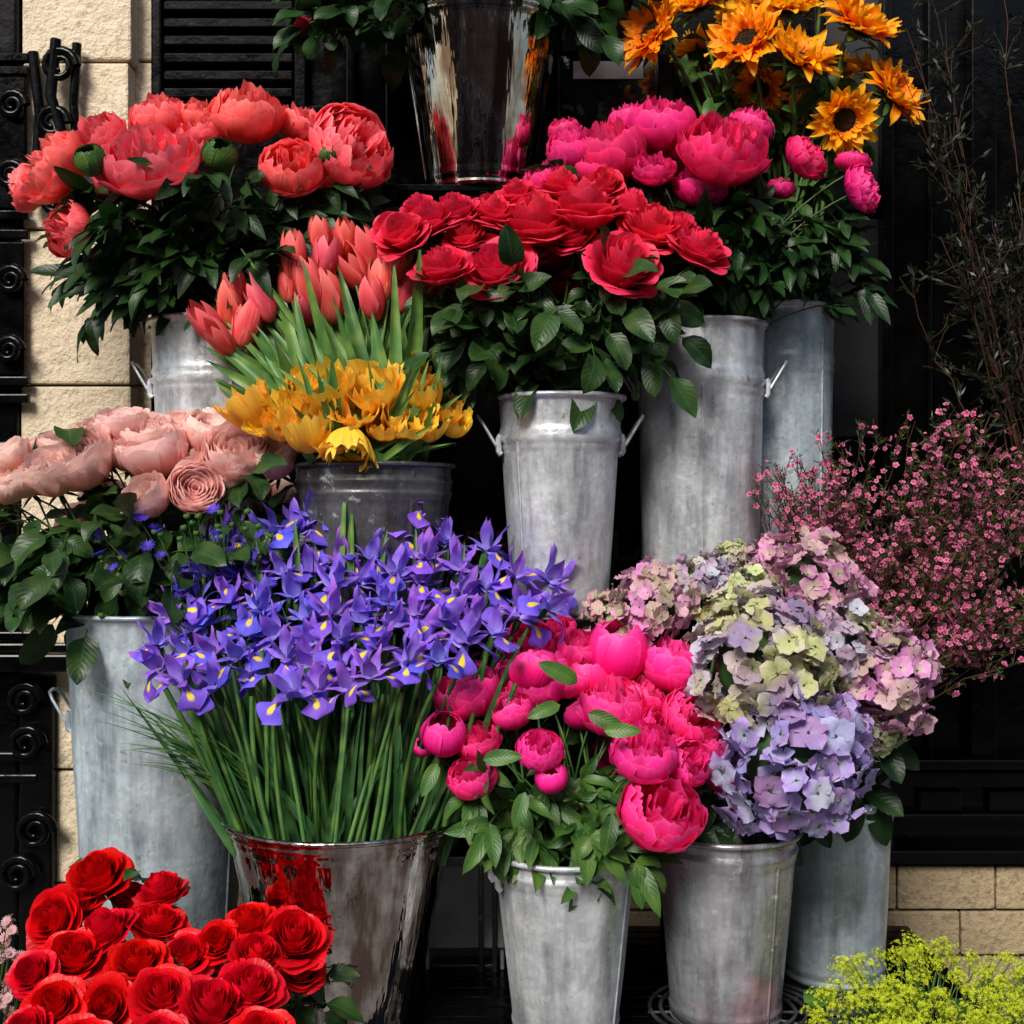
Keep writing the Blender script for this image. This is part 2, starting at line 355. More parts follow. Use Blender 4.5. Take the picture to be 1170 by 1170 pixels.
# ---------------------------------------------------------------- bloom meshes
def mk_rose(mat,openness=1.0,n=24):
    mb=MB()
    for i in range(n):
        f=i/(n-1); R=.05+.74*f**.92; h=1.24-.36*f**1.6+rnd(-.04,.04); th=math.pi/2*(1.22-.25*f*openness); zs=h/(R*(1-math.cos(th)))
        cup(mb,i*2.4+rnd(-.3,.3),1.55-.75*f**.6,R,zs,th,lip=(.03+.26*f*openness)*rnd(.6,1.4),lipz=(.05+.3*f)*openness*rnd(.7,1.4),ruf=.035,rd=.12+.09*f,edge=.07,nu=11,nt=11,pexp=2.4,tip=.03,skew=rnd(-.05,.05))
    for i in range(7):
        cup(mb,i*.9+rnd(-.25,.25),.75,.95,.95,rnd(1.2,1.4),z0=.0,lip=rnd(.08,.2)*openness,lipz=rnd(.12,.35)*openness,ruf=.05,rd=.2,edge=.05,nu=11,nt=11,pexp=2.5,tip=.03,skew=rnd(-.07,.07))
    for i in range(5): leaf(mb,(0,0,.02),(math.cos(i*1.26),math.sin(i*1.26),-.3),(0,0,1),.75,.22,.3,.2,1,'lance')
    normalise(mb); return mb.mesh('rose_bloom',[mat,M['leaf_mid']])
def mk_cabbage(mat):
    mb=MB()
    for k,(m,R,th,h) in enumerate(((6,1,1.75,1.3),(6,.93,1.95,1.45),(7,.82,2.0,1.5),(7,.7,2.0,1.46),(7,.56,1.9,1.4),(7,.42,1.8,1.32),(6,.28,1.7,1.25),(5,.15,1.6,1.2))):
        for i in range(m):
            t2=th+rnd(-.2,.15); cup(mb,i*6.283/m+k*.5+rnd(-.2,.2),.95,R,(h+rnd(-.12,.06))/(R*(1-math.cos(t2))),t2,lip=rnd(0,.16),lipz=.05,ruf=.06,rd=.18,edge=.07,jag=.04,nu=11,nt=10,pexp=2.6,skew=rnd(-.05,.05))
    for i in range(5): leaf(mb,(0,0,.02),(math.cos(i*1.26),math.sin(i*1.26),-.3),(0,0,1),.7,.22,.3,.2,1,'lance')
    normalise(mb); return mb.mesh('garden_rose_bloom',[mat,M['leaf_mid']])
def mk_peony(mat,kind='globe'):
    mb=MB()
    if kind=='globe':
        for i in range(6): cup(mb,i*1.047+rnd(-.2,.2),.8,1.02,.88,rnd(1.45,2.0),ruf=.04,rd=.15,edge=.05,jag=.05,nu=13,nt=10,lip=rnd(0,.05))
        for i in range(8): cup(mb,i*.785+rnd(-.3,.3),.68,.97,.93,rnd(1.85,2.3),ruf=.045,rd=.15,edge=.05,jag=.06,nu=13,nt=10)
        for i in range(9): cup(mb,i*.7+rnd(-.3,.3),.66,.87,1.0,rnd(2.0,2.4),ruf=.06,rd=.15,edge=.05,jag=.08,nu=13,nt=10)
        for i in range(10): cup(mb,i*.63+rnd(-.3,.3),.6,.74,1.1,rnd(1.95,2.35),ruf=.08,rd=.15,jag=.1,nu=13,nt=10)
        for i in range(18): 
            R=rnd(.15,.6); h=rnd(1.4,1.66); th=rnd(1.6,2.1); cup(mb,rnd(0,6.28),rnd(.5,.9),R,h/(R*(1-math.cos(th))),th,ruf=.12,rd=.15,jag=.12)
    elif kind=='open':
        for i in range(8): cup(mb,i*.785+rnd(-.2,.2),.7,1.05,.78,rnd(1.35,1.75),lip=.06,lipz=.04,ruf=.05,rd=.15,edge=.05,jag=.05,nu=13,nt=10)
        for i in range(10): cup(mb,i*.63+rnd(-.2,.2),.65,.98,.87,rnd(1.65,2.0),ruf=.05,rd=.15,edge=.05,jag=.06,nu=13,nt=10)
        for i in range(12): cup(mb,i*.52+rnd(-.3,.3),.58,.85,1.0,rnd(1.8,2.15),ruf=.08,rd=.15,jag=.08,nu=13,nt=10)
        for i in range(34):
            R=rnd(.15,.65); h=rnd(1.05,1.5)-.25*R; th=rnd(1.5,2.0); cup(mb,rnd(0,6.28),rnd(.4,.8),R,h/(R*(1-math.cos(th))),th,lip=rnd(-.1,.2),ruf=.15,rd=.15,jag=.14)
    else: # bud
        for i in range(5): cup(mb,i*1.257+rnd(-.1,.1),.85,1,1.0,rnd(2.2,2.7),ruf=.03,rd=.1,edge=.05,nu=9,nt=10)
        for i in range(6): cup(mb,i*1.05+rnd(-.1,.1),.75,.93,1.04,rnd(2.4,2.85),ruf=.03,rd=.1,nu=9,nt=10)
    for i in range(4 if kind!='bud' else 5):
        leaf(mb,(0,0,-.02),(math.cos(i*1.4),math.sin(i*1.4),.1),(0,0,1),rnd(.6,.9),.45,-.9,.0,1,'ovate')
    normalise(mb); return mb.mesh('peony_bloom',[mat,M['leaf_mid']])
def mk_tulip(mat):
    mb=MB()
    for k in range(2):
        for i in range(3): cup(mb,i*2.094+k*1.047+rnd(-.1,.1),.95,1-.07*k,1.8,rnd(2.1,2.7),rd=.5,pexp=1.5,edge=.06,ruf=.04,nu=9,nt=12,tip=.02)
    normalise(mb); return mb.mesh('tulip_bloom',[mat])
def mk_parrot(mat):
    mb=MB()
    for k in range(3):
        for i in range(4): cup(mb,i*1.57+k*.6+rnd(-.2,.2),.9,1-.15*k,1.25,rnd(1.6,2.3),rd=.25,pexp=2,lip=rnd(0,.35),ruf=.12,rufk=4,edge=.08,jag=.26,nu=15,nt=12)
    normalise(mb); return mb.mesh('parrot_tulip_bloom',[mat])
def mk_iris():
    mb=MB(); a0=rnd(0,6)
    for i in range(3):
        a=a0+i*2.094+rnd(-.15,.15); d=np.array([math.cos(a),math.sin(a),rnd(.3,.7)])
        leaf(mb,(0,0,-.1),d,(0,0,1),rnd(1.25,1.5),rnd(.95,1.15),rnd(1.2,1.9),-.12,0,'fall',9,13,wave=.08)
        d2=np.array([math.cos(a),math.sin(a),.85]); leaf(mb,(0,0,0),d2,(0,0,1),.85,.4,.7,-.5,1,'ray',5,7,wave=.06)
        b=a+1.047; d3=np.array([math.cos(b)*.4,math.sin(b)*.4,1]); leaf(mb,(0,0,0),d3,(math.cos(b),math.sin(b),.1),rnd(1.0,1.25),rnd(.45,.55),rnd(-.5,.5),.35,1,'ray',7,9,wave=.1)
    lathe(mb,[(.03,-.75),(.1,-.6),(.11,-.3),(.07,0)],8,2)
    leaf(mb,(0,0,-.95),(.1,.05,1),(1,0,0),1.1,.3,.2,.8,2,'lance')
    return mb.mesh('iris_bloom',[M['iris'],M['iris_std'],M['leaf_iris']])
def mk_sun():
    mb=MB()
    lathe(mb,[(.36,-.12),(.41,-.02),(.37,.06),(.24,.1),(.1,.07),(.01,.05)],28,1)
    lathe(mb,[(.02,-.22),(.3,-.2),(.4,-.12)],20,2)
    for k,(m,L) in enumerate(((18,.78),(18,.74),(17,.62),(14,.45))):
        for i in range(m):
            a=(i+rnd(-.3,.3))/m*6.283+k*.2; up=rnd(-.1,.5)+k*.3
            leaf(mb,(.34*math.cos(a),.34*math.sin(a),-.03+.03*k),(math.cos(a),math.sin(a),up),(0,0,1),L*rnd(.75,1.15),rnd(.26,.38),rnd(-1.2,.9),.35,0,'ray' if rnd(0,1)<.6 else 'lance',5,8,wave=.12,twist=rnd(-.8,.8))
    for i in range(14):
        a=i/14*6.283; leaf(mb,(.35*math.cos(a),.35*math.sin(a),-.16),(math.cos(a),math.sin(a),-.1),(0,0,1),rnd(.4,.6),.2,rnd(-.8,.5),.1,2,'lance')
    for i in range(len(mb.V)): mb.V[i]=mb.V[i]/1.05
    return mb.mesh('sunflower_bloom',[M['sun'],M['disc'],M['leaf_mid']])
def floret(npet=4,shape='round',L=1,Wd=1.05,elev=.2,mat=0,nu=5,nt=5,bend=.5,wave=0.06):
    mb=MB()
    for i in range(npet):
        a=i/npet*6.283+rnd(-.1,.1); leaf(mb,(.04*math.cos(a),.04*math.sin(a),0),(math.cos(a),math.sin(a),elev),(0,0,1),L,Wd,bend,.1,mat,shape,nu,nt,wave=wave,g=.5)
    return mb
def mk_hydrangea(mat,n=105,fs=(.19,.27)):
    mb=MB(); fl=[]
    for k in range(6):
        f=floret(4,'round',1,1.12,rnd(.1,.6),bend=rnd(-.6,1.1),wave=.12); lathe(f,[(.02,-.02),(.09,.02),(.06,.1),(.01,.12)],6,1); fl.append(f.arrays())
    p1,p2,p3=rnd(0,6),rnd(0,6),rnd(0,6)
    for i in range(n):
        z=1-(i+.5)/n*1.6; r=math.sqrt(max(0,1-z*z)); a=i*2.39996
        nn=unit(np.array([r*math.cos(a),r*math.sin(a),z])+rv(.06))
        lump=1+.12*math.sin(3*a+z*4+p1)+.09*math.sin(5*z+2*a+p2)+rnd(-.13,.08)
        mb.merge(fl[i%6],basis(nn+rv(.45),rnd(0,6)),nn*lump*np.array([.86,.86,.74]),rnd(*fs),rnd(0,1))
    th=np.linspace(.05,2.6,9); lathe(mb,[(.6*math.sin(x),.5*math.cos(x)) for x in th],14,1)
    return mb.mesh('hydrangea_head',[mat,M['leaf_dk']])

B={}
B['coral']=[mk_peony(M['coral'],'open'),mk_peony(M['coral'],'globe'),mk_peony(M['coral'],'open'),mk_peony(M['coral'],'globe')]
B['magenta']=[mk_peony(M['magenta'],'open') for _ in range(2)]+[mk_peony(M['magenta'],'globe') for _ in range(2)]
B['hotpink']=[mk_peony(M['hotpink'],'globe') for _ in range(5)]+[mk_peony(M['hotpink'],'bud')]
B['coralbud']=[mk_peony(M['leaf_mid'],'bud')]
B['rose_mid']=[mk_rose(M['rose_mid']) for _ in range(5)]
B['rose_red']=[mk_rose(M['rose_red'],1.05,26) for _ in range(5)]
B['rose_pale']=[mk_cabbage(M['rose_pale']) for _ in range(5)]
B['tulip']=[mk_tulip(M['tulip']) for _ in range(3)]
B['parrot']=[mk_parrot(M['parrot']) for _ in range(4)]
B['iris']=[mk_iris() for _ in range(7)]
B['sun']=[mk_sun() for _ in range(4)]

# ---------------------------------------------------------------- leaves on stems
def leafcluster(mb,p,d,kind,sc=1.0,mat=0):
    d=unit(d); up=unit(np.array([0,-.6,1.0])+rv(.5))
    if kind=='rose':
        L=.085*sc*rnd(.7,1.25)
        side=unit(np.cross(d,up)); e=p+d*L*1.3
        tube(mb,[p,(p+e)/2+np.array([0,0,.004]),e],.0013,4,mat+1)
        leaf(mb,e,d+np.array([0,0,-.3]),up,L*1.15,L*.78,rnd(.1,1.2),.3,mat,'ovate',5,8,wave=.07)
        for q,sg in ((.5,1),(.5,-1)):
            leaf(mb,p+(e-p)*q,d*.5+side*sg+np.array([0,0,-.3])+rv(.12),up,L*rnd(.8,1.05),L*.66,rnd(.1,1.2),.3,mat,'ovate',5,7,wave=.07)
    elif kind=='peony':
        L=.12*sc*rnd(.75,1.25); side=unit(np.cross(d,up)); e=p+d*L*.35
        tube(mb,[p,e],.0018,4,mat+1)
        for sg,q in ((0,1),(.75,.8),(-.75,.8),(1.2,.4),(-1.2,.4)):
            leaf(mb,e,d+side*sg+rv(.18)+np.array([0,0,-.25]),up,L*(1.1 if sg==0 else q+.1),L*.36,rnd(.1,1.4),.3,mat,'lance',5,7,wave=.06)
    elif kind=='single':
        L=.1*sc*rnd(.7,1.2); leaf(mb,p,d,up,L,L*.55,rnd(.2,1.2),.3,mat,'ovate',5,7,wave=.06)

def place(mesh,name,pos,dr,r,parent,spin=None,sq=(1,1,1)):
    o=link(name,mesh,parent); q=Vector(dr).to_track_quat('Z','Y')
    m=q.to_matrix().to_4x4()@Matrix.Rotation(rnd(0,6.28) if spin is None else spin,4,'Z')@Matrix.Diagonal((r*sq[0],r*sq[1],r*sq[2],1))
    o.matrix_world=Matrix.Translation(Vector(pos))@m
    return o

def bouquet(name,bk,blooms,key,yfun,kind='rose',lsc=1.0,nl=5,lmats=('leaf_rose','stem'),face=(0,-.6,.5),spread=1.0,jit=.18,tr=(.35,.8),fills=(),back=.3,stemr=.0028,foc=.25,sq=(1,1,1),e=None,mb=None,drop=.0,rs=1.0):
    own=e is None
    if own: e=empty(name); mb=MB()
    F0=bk['c']-np.array([0,0,foc])
    items=[]
    for b in blooms:
        u,v,r=b[:3]; y=b[3] if len(b)>3 and b[3] is not None else yfun(u,v)+rnd(-.02,.02)
        items.append((W(u,v,y),S(r*rs,y),b[4] if len(b)>4 else None,b[5] if len(b)>5 else None,False))
    for it in list(items):
        if rng.random()<back:
            p=it[0].copy(); p[1]=2*bk['c'][1]-p[1]+.06
            p[1]=min(p[1],.84); p[2]-=.05+abs(rng.normal(0,.03)); p[0]=bk['c'][0]+(p[0]-bk['c'][0])*.85
            items.append((p,it[1]*.95,None,None,True))
    for k,(p,r,fd,mi,bkf) in enumerate(items):
        dr=unit(unit(p-F0)*spread+(np.array(face) if not bkf else np.array([0,.3,.5]))+rv(jit)) if fd is None else unit(fd)
        ms=B[key]; me=ms[(k*7+k//3)%len(ms)] if mi is None else ms[mi]
        s=(sq[0]*rnd(.93,1.07),sq[1]*rnd(.93,1.07),sq[2]*rnd(.9,1.1))
        place(me,'bloom',p,dr,r,e,sq=s)
        st=bk['c']+np.array([rnd(-.55,.55)*bk['r'],rnd(-.55,.55)*bk['r'],-.12])
        end=p-dr*r*.6
        d=p-bk['c']; st[:2]+=d[:2]*.12
        ctl=np.array([st[0]+(end[0]-st[0])*.35,st[1]+(end[1]-st[1])*.35,bk['z']+(end[2]-bk['z'])*.65])
        pts=bez(st,ctl,end,12); tube(mb,pts,stemr,6,1)
        for j in range(nl):
            t=rnd(*tr); i=int(t*11); q=pts[i]
            out=unit(np.array([q[0]-bk['c'][0],q[1]-bk['c'][1]-.03,0])*4+rv(.7)+np.array([0,-.25,.05-drop]))
            leafcluster(mb,q,out,kind,lsc,0)
    for (n,u,v,ru,rv_,y,ry) in fills:
        for i in range(n):
            a=rnd(0,6.28); rad=math.sqrt(rnd(0,1)); uu=u+ru*rad*math.cos(a); vv=v+rv_*rad*math.sin(a); yy=y+rnd(-ry,ry)
            q=W(uu,vv,yy); out=unit(unit(q-bk['c']+np.array([0,0,.05]))*np.array([1,1,.3])+rv(.45)+np.array([0,-.35,-.15-drop]))
            leafcluster(mb,q,out,kind,lsc,0)
            if i%3==0:
                st=bk['c']+np.array([rnd(-.5,.5)*bk['r'],rnd(-.5,.5)*bk['r'],-.1]); tube(mb,bez(st,np.array([st[0]*.6+q[0]*.4,st[1]*.6+q[1]*.4,(st[2]+q[2])/2+.04]),q,8),stemr*.8,5,1)
    if own: link('stems_and_leaves',mb.mesh(name+'_foliage',[M[lmats[0]],M[lmats[1]]]),e)
    return e,mb

# ================================================================ BUCKETS
zS1=.915; zS2=.992
bkTop=bucket('polished_steel_bucket',549,15,182,118,.66,2.05,M['mirror'],handles=False,bands=(.06,))
bkA=bucket('galvanised_bucket',250,368,150,122,.55,zS2,M['galv'],bands=(.2,.24))
bkB=bucket('galvanised_bucket',640,453,142,108,.33,zS1,M['galv'],bands=(.17,.2),hz=.22)
bkC=bucket('galvanised_bucket',800,371,146,132,.52,zS2,M['galv'],bands=(.2,.23),hz=.25)
bkD=bucket('galvanised_bucket',893,352,118,108,.72,zS2,M['galv_blue'],bands=(.2,),handles=False)
bkE=bucket('zinc_bucket',428,530,176,150,.30,zS1,M['galv_dark'],bands=(.12,.2),handles=False)
bkF=bucket('galvanised_bucket',184,696,208,162,.36,0,M['galv_blue'],bands=(.12,),hz=.3)
bkG=bucket('polished_steel_bucket',391,930,258,158,0,0,M['mirror'],bands=(.05,),handles=False)
bkH=bucket('galvanised_bucket',646,968,164,118,-.03,-.002,M['galv'],bands=(.10,),hz=.12,rot=.2)
bkI=bucket('galvanised_bucket',829,945,160,122,.05,0,M['galv_warm'],bands=(.1,),handles=False)
bkJ=bucket('galvanised_bucket',953,905,130,112,.33,0,M['galv_blue'],bands=(.1,),handles=False)
bkR=bucket('galvanised_bucket',195,1215,190,150,-.32,-.35,M['galv'],handles=False)
bkL=bucket('galvanised_bucket',1065,1215,170,140,-.12,-.35,M['galv'],handles=False)
bkW=bucket('zinc_bucket',968,850,96,84,.64,.0,M['galv_dark'],handles=False)

# ================================================================ BOUQUETS
yf=lambda u,v:.42+.5*(190-v)/500-.02*math.cos(u)
cor=[(172,186,60,.34,(-.1,-.55,.75),0),(283,130,42,None,(.1,-.5,.8),1),(402,168,48,None,(.5,-.7,.35),1),(334,192,37,.36,(.1,-.8,.5),3),
(112,160,36,.45,(-.4,-.6,.6),2),(62,192,42,.42,(-.8,-.5,.5),2),(78,262,31,.4,(-.6,-.8,.1),1),(182,136,34,.55),(345,142,30,.55),(232,152,30,.5),(225,132,22,.55),(30,215,26,.5,(-1,-.2,.1),1),(370,200,26,.44),(128,202,24,.44)]
e,mb=bouquet('coral_peony_bouquet',bkA,cor,'coral',yf,'peony',1.0,6,('leaf_dk','stem_dk'),fills=((55,250,260,130,65,.45,.12),(35,230,320,95,50,.45,.1),(14,380,240,40,45,.5,.06),(14,130,290,45,60,.48,.08)),tr=(.3,.8))
for (u,v,r,y) in ((104,184,19,.28),(251,178,20,.31),(375,178,11,.36)): place(B['coralbud'][0],'bud',W(u,v,y),(rnd(-.3,.3),-.6,.7),S(r,y),e)
yf=lambda u,v:.2+.9*(300-v)/500
ro=[(460,268,30),(492,252,27),(505,306,32),(520,243,28),(568,308,40),(562,243,28),(614,256,43),(590,222,23),(668,240,40),(712,303,42),(746,262,38),(799,285,33),(640,212,25),(532,272,24,.27),(690,212,24),(478,238,22),(655,272,26,.28),(445,262,22,.3),(775,262,24,.3),(600,292,22,.29),(490,335,13,.3),(720,240,28,.36),(570,275,26,.3)]
bouquet('pink_red_rose_bouquet',bkB,ro,'rose_mid',yf,'rose',.98,3,('leaf_rose','stem'),fills=((22,635,378,75,38,.27,.08),(14,545,370,50,42,.3,.06),(8,722,372,38,32,.28,.06),(8,640,345,90,18,.26,.04),(4,555,415,25,18,.25,.04)),face=(0,-1.0,.4),drop=.0,rs=1.04,tr=(.3,.7),jit=.25)
yf=lambda u,v:.45+.6*(170-v)/500
mg=[(826,172,50,.36,(.1,-.6,.7),0),(756,143,38),(700,173,40),(655,172,31),(748,193,24,.38),(921,181,27,None,(.6,-.5,.5)),(985,216,28,None,(.8,-.5,.3)),(622,206,24),(858,145,26,.52),(720,140,26,.55),(800,212,30,.42),(682,195,26,.42),(975,185,18),(645,150,20,.55),(778,165,26,.5),(893,215,16,.5)]
bouquet('magenta_peony_bouquet',bkC,mg,'magenta',yf,'peony',.9,5,('leaf_dk','stem_dk'),fills=((36,850,285,75,62,.5,.1),(24,930,285,55,70,.52,.08),(10,805,325,45,28,.45,.05),(8,690,205,50,20,.45,.04)))
yf=lambda u,v:.62
sf=[(745,38,38,.56,(-.7,-.6,.3)),(853,48,38,.54,(-.5,-.8,.45)),(916,68,38,.52,(.2,-.6,.75)),(981,27,38,.56,(.4,-.6,.6)),(1021,108,34,.58,(.6,-.6,.4)),(964,137,34,.53,(.1,-.9,-.3)),(902,8,34,.6,(0,-.5,.8)),(797,4,32,.64,(-.3,-.5,.7)),(870,100,26,.64,(-.3,-.4,-.4)),(850,-25,34,.7,(0,-.4,.8)),(945,-20,34,.7,(.2,-.4,.8)),(868,12,30,.66,(-.2,-.7,.6)),(1000,85,26,.66)]
bouquet('sunflower_bouquet',bkD,sf,'sun',yf,'single',.95,4,('leaf_mid','stem'),tr=(.55,.88),stemr=.006,fills=((34,860,125,75,45,.66,.05),(10,820,70,50,30,.68,.04),(10,970,80,40,35,.66,.04)),rs=1.28)
tp=[(345,28,11,.5),(430,-60,34),(500,-80,36),(560,-70,36),(620,-85,36),(690,-60,34),(380,-40,26),(470,-100,34),(590,-110,34),(740,-60,26)]
bouquet('rose_bouquet',bkTop,tp,'rose_mid',lambda u,v:.66,'rose',1.0,4,('leaf_dk','stem_dk'),fills=((30,425,0,65,28,.6,.06),(22,635,0,60,26,.62,.06),(14,550,-35,90,20,.6,.08),(10,385,15,30,20,.55,.05)),tr=(.5,.9),back=.3)
yf=lambda u,v:.22+.9*(560-v)/500
pr_=[(15,527,25),(32,552,30),(62,546,32),(96,534,38),(140,492,30),(172,504,30),(182,524,36,.27),(172,572,27,.18),(222,562,28,.2),(203,496,27),(236,502,30),(272,526,36),(315,529,28),(122,514,28,.32),(8,562,24),(256,548,22,.26),(148,525,26,.3),(68,512,22),(-25,540,30),(-50,560,28),(210,530,26,.3),(40,525,24,.33),(245,482,20,.42),(110,498,20,.42)]
bouquet('pale_pink_rose_bouquet',bkF,pr_,'rose_pale',yf,'rose',1.1,3,('leaf_rose','stem'),fills=((30,130,635,115,40,.25,.08),(12,40,615,60,45,.25,.06),(9,55,675,35,30,.25,.05),(9,280,580,40,20,.3,.05),(4,60,500,30,8,.45,.03)),drop=.3,face=(0,-.7,.6),rs=1.0,tr=(.3,.65),jit=.4)
yf=lambda u,v:-.12+.75*(850-v)/500
hp=[(533,790,37),(612,776,39),(605,736,30),(660,741,28),(706,746,38),(766,760,35),(700,806,39),(791,818,33),(736,860,39,-.18),(786,870,28),(617,856,26,-.16),(584,812,27,-.08),(546,846,25),(507,840,25),(540,888,28,-.14),(630,889,20,-.16,None,5),(756,930,46,-.2,(.1,-.6,.5),0),(825,889,18,-.08,None,5),(811,846,25,-.06),(562,798,24),(484,853,13,-.08,None,5),(650,776,26,.0),(672,772,26,.02),(735,795,24,0),(757,832,26,-.08),(640,720,20,.1),(585,770,22,.06)]
e,mb=bouquet('hot_pink_peony_bouquet',bkH,hp,'hotpink',yf,'peony',.8,2,('leaf_mid','stem'),fills=((14,650,925,60,32,-.08,.06),(9,690,955,40,20,-.12,.05),(7,590,930,35,25,-.1,.05),(5,560,880,25,20,-.1,.04)),face=(0,-.8,.35),drop=.4,tr=(.25,.6),jit=.3)
ml=MB()
for (u,v,y,du,dv,L) in ((552,868,-.24,38,-8,.085),(672,815,-.17,45,16,.09),(660,780,-.12,-35,-22,.1),(640,805,-.14,-30,8,.08),(600,905,-.22,-10,28,.08),(690,835,-.24,40,-4,.08),(700,930,-.24,-8,32,.09),(500,872,-.16,-12,22,.08)):
    leaf(ml,W(u,v,y),(du/50,-.3,-dv/50),(0,-1,.4),L,L*.5,.5,.25,0,'ovate',5,9,wave=.05)
link('loose_leaves',ml.mesh('loose_leaves',[M['leaf_mid']]),e)
yf=lambda u,v:-.3+1.1*(1090-v)/500
rr=[(113,1003,35),(185,1020,29),(62,1050,32),(121,1066,33),(181,1056,30),(86,1093,33),(159,1100,30),(213,1092,30),(38,1112,26),(62,1150,33),(123,1152,33),(185,1137,33),(243,1152,42),(286,1130,35),(336,1071,37),(285,1055,30),(294,1092,28),(250,1076,25),(90,1035,24,-.15),(30,1180,30),(92,1195,34),(180,1190,34),(300,1185,34),(345,1110,24,-.25),(230,1115,22,-.25),(150,1030,20,-.1)]
bouquet('red_rose_bouquet',bkR,rr,'rose_red',yf,'rose',.8,1,('leaf_rose','stem'),fills=((14,190,1130,130,40,-.16,.04),(5,150,1015,30,10,-.06,.02),(8,320,1150,30,30,-.18,.03)),face=(0,-.8,.6),spread=.6,jit=.25,rs=1.02,back=0,tr=(.2,.5),drop=.1)

# tulips and parrot tulips in the zinc bucket
e=empty('tulip_bouquet'); mbf=MB()
tl=[(238,370,19),(262,348,18),(282,368,20),(296,340,18),(268,325,16),(335,290,18),(352,322,20),(374,288,20),(402,305,20),(418,285,18),(436,318,19),(466,328,19),(376,338,20),(350,350,18),(445,290,17),(455,300,17),(250,385,16),(395,270,15),(365,268,15),(330,320,15),(425,340,18)]
for i,(u,v,r) in enumerate(tl):
    y=.3+.35*(340-v)/500+rnd(-.03,.03); p=W(u,v,y); d=unit(p-(bkE['c']+np.array([0,0,-.25]))+rv(.16)); rr_=S(r*.85,y)
    place(B['tulip'][i%3],'tulip_bloom',p,d,rr_,e,sq=(1,1,rnd(1.05,1.3)))
    st=bkE['c']+np.array([rnd(-.5,.5)*bkE['r'],rnd(-.4,.6)*bkE['r'],-.1]); tube(mbf,bez(st,(st+p)/2+np.array([0,0,.05]),p-d*rr_*1.2,9),.0035,6,1)
for i in range(110):
    u1=rnd(205,500); v1=rnd(285,420)+ (40 if u1<240 else 0)
    y=rnd(.12,.4); p=W(u1,v1,y); st=bkE['c']+np.array([rnd(-.6,.6)*bkE['r'],rnd(-.6,.5)*bkE['r'],-.02])
    st=st+(p-st)*rnd(0,.25); d=p-st; L=np.linalg.norm(d); leaf(mbf,st,unit(d)+np.array([0,0,.15]),(rnd(-.3,.3),-1,.2),L*1.02,rnd(.024,.05),rnd(.1,.6),.45,0,'strap' if i%3 else 'lance',5,12,wave=.08,twist=rnd(-.9,.9))
link('stems_and_leaves',mbf.mesh('tulip_foliage',[M['leaf_tulip'],M['stem']]),e)
e=empty('parrot_tulip_bouquet'); mbf=MB()
pt=[(283,464,28),(338,458,22),(350,488,28),(375,442,30),(378,494,28),(428,444,32),(465,432,24),(466,476,30),(502,466,26),(398,512,28,(0,-.4,-1)),(520,482,18),(322,486,20),(440,482,24),(405,465,28),(485,450,20),(345,440,18),(300,480,20),(490,488,20)]
for i,b in enumerate(pt):
    u,v,r=b[:3]; y=.12+.5*(470-v)/500+rnd(-.02,.02)+ .1*((u-400)/140)**2; p=W(u,v,y); d=unit(unit(p-(bkE['c']+np.array([0,.1,-.12])))+rv(.35)+np.array([0,-.3,.5])) if len(b)<4 else unit(b[3]); rr_=S(r*1.08,y)
    place(B['parrot'][i%4],'parrot_tulip_bloom',p,d,rr_,e)
    st=bkE['c']+np.array([rnd(-.6,.6)*bkE['r'],rnd(-.7,.2)*bkE['r'],-.06]); tube(mbf,bez(st,(st+p)/2+np.array([0,0,.07]),p-d*rr_*.9,9),.0035,6,1)
for i in range(50):
    u1=rnd(310,530); v1=rnd(410,510); y=rnd(.04,.2); p=W(u1,v1,y); st=bkE['c']+np.array([rnd(-.7,.7)*bkE['r'],rnd(-.8,-.2)*bkE['r'],-.02]); d=p-st; L=np.linalg.norm(d)
    leaf(mbf,st,unit(d),(rnd(-.3,.3),-1,.2),L*1.05,rnd(.02,.036),rnd(.0,.5),.4,0,'lance',5,10,wave=.08,twist=rnd(-.6,.6))
link('stems_and_leaves',mbf.mesh('parrot_tulip_foliage',[M['leaf_tulip'],M['stem']]),e)

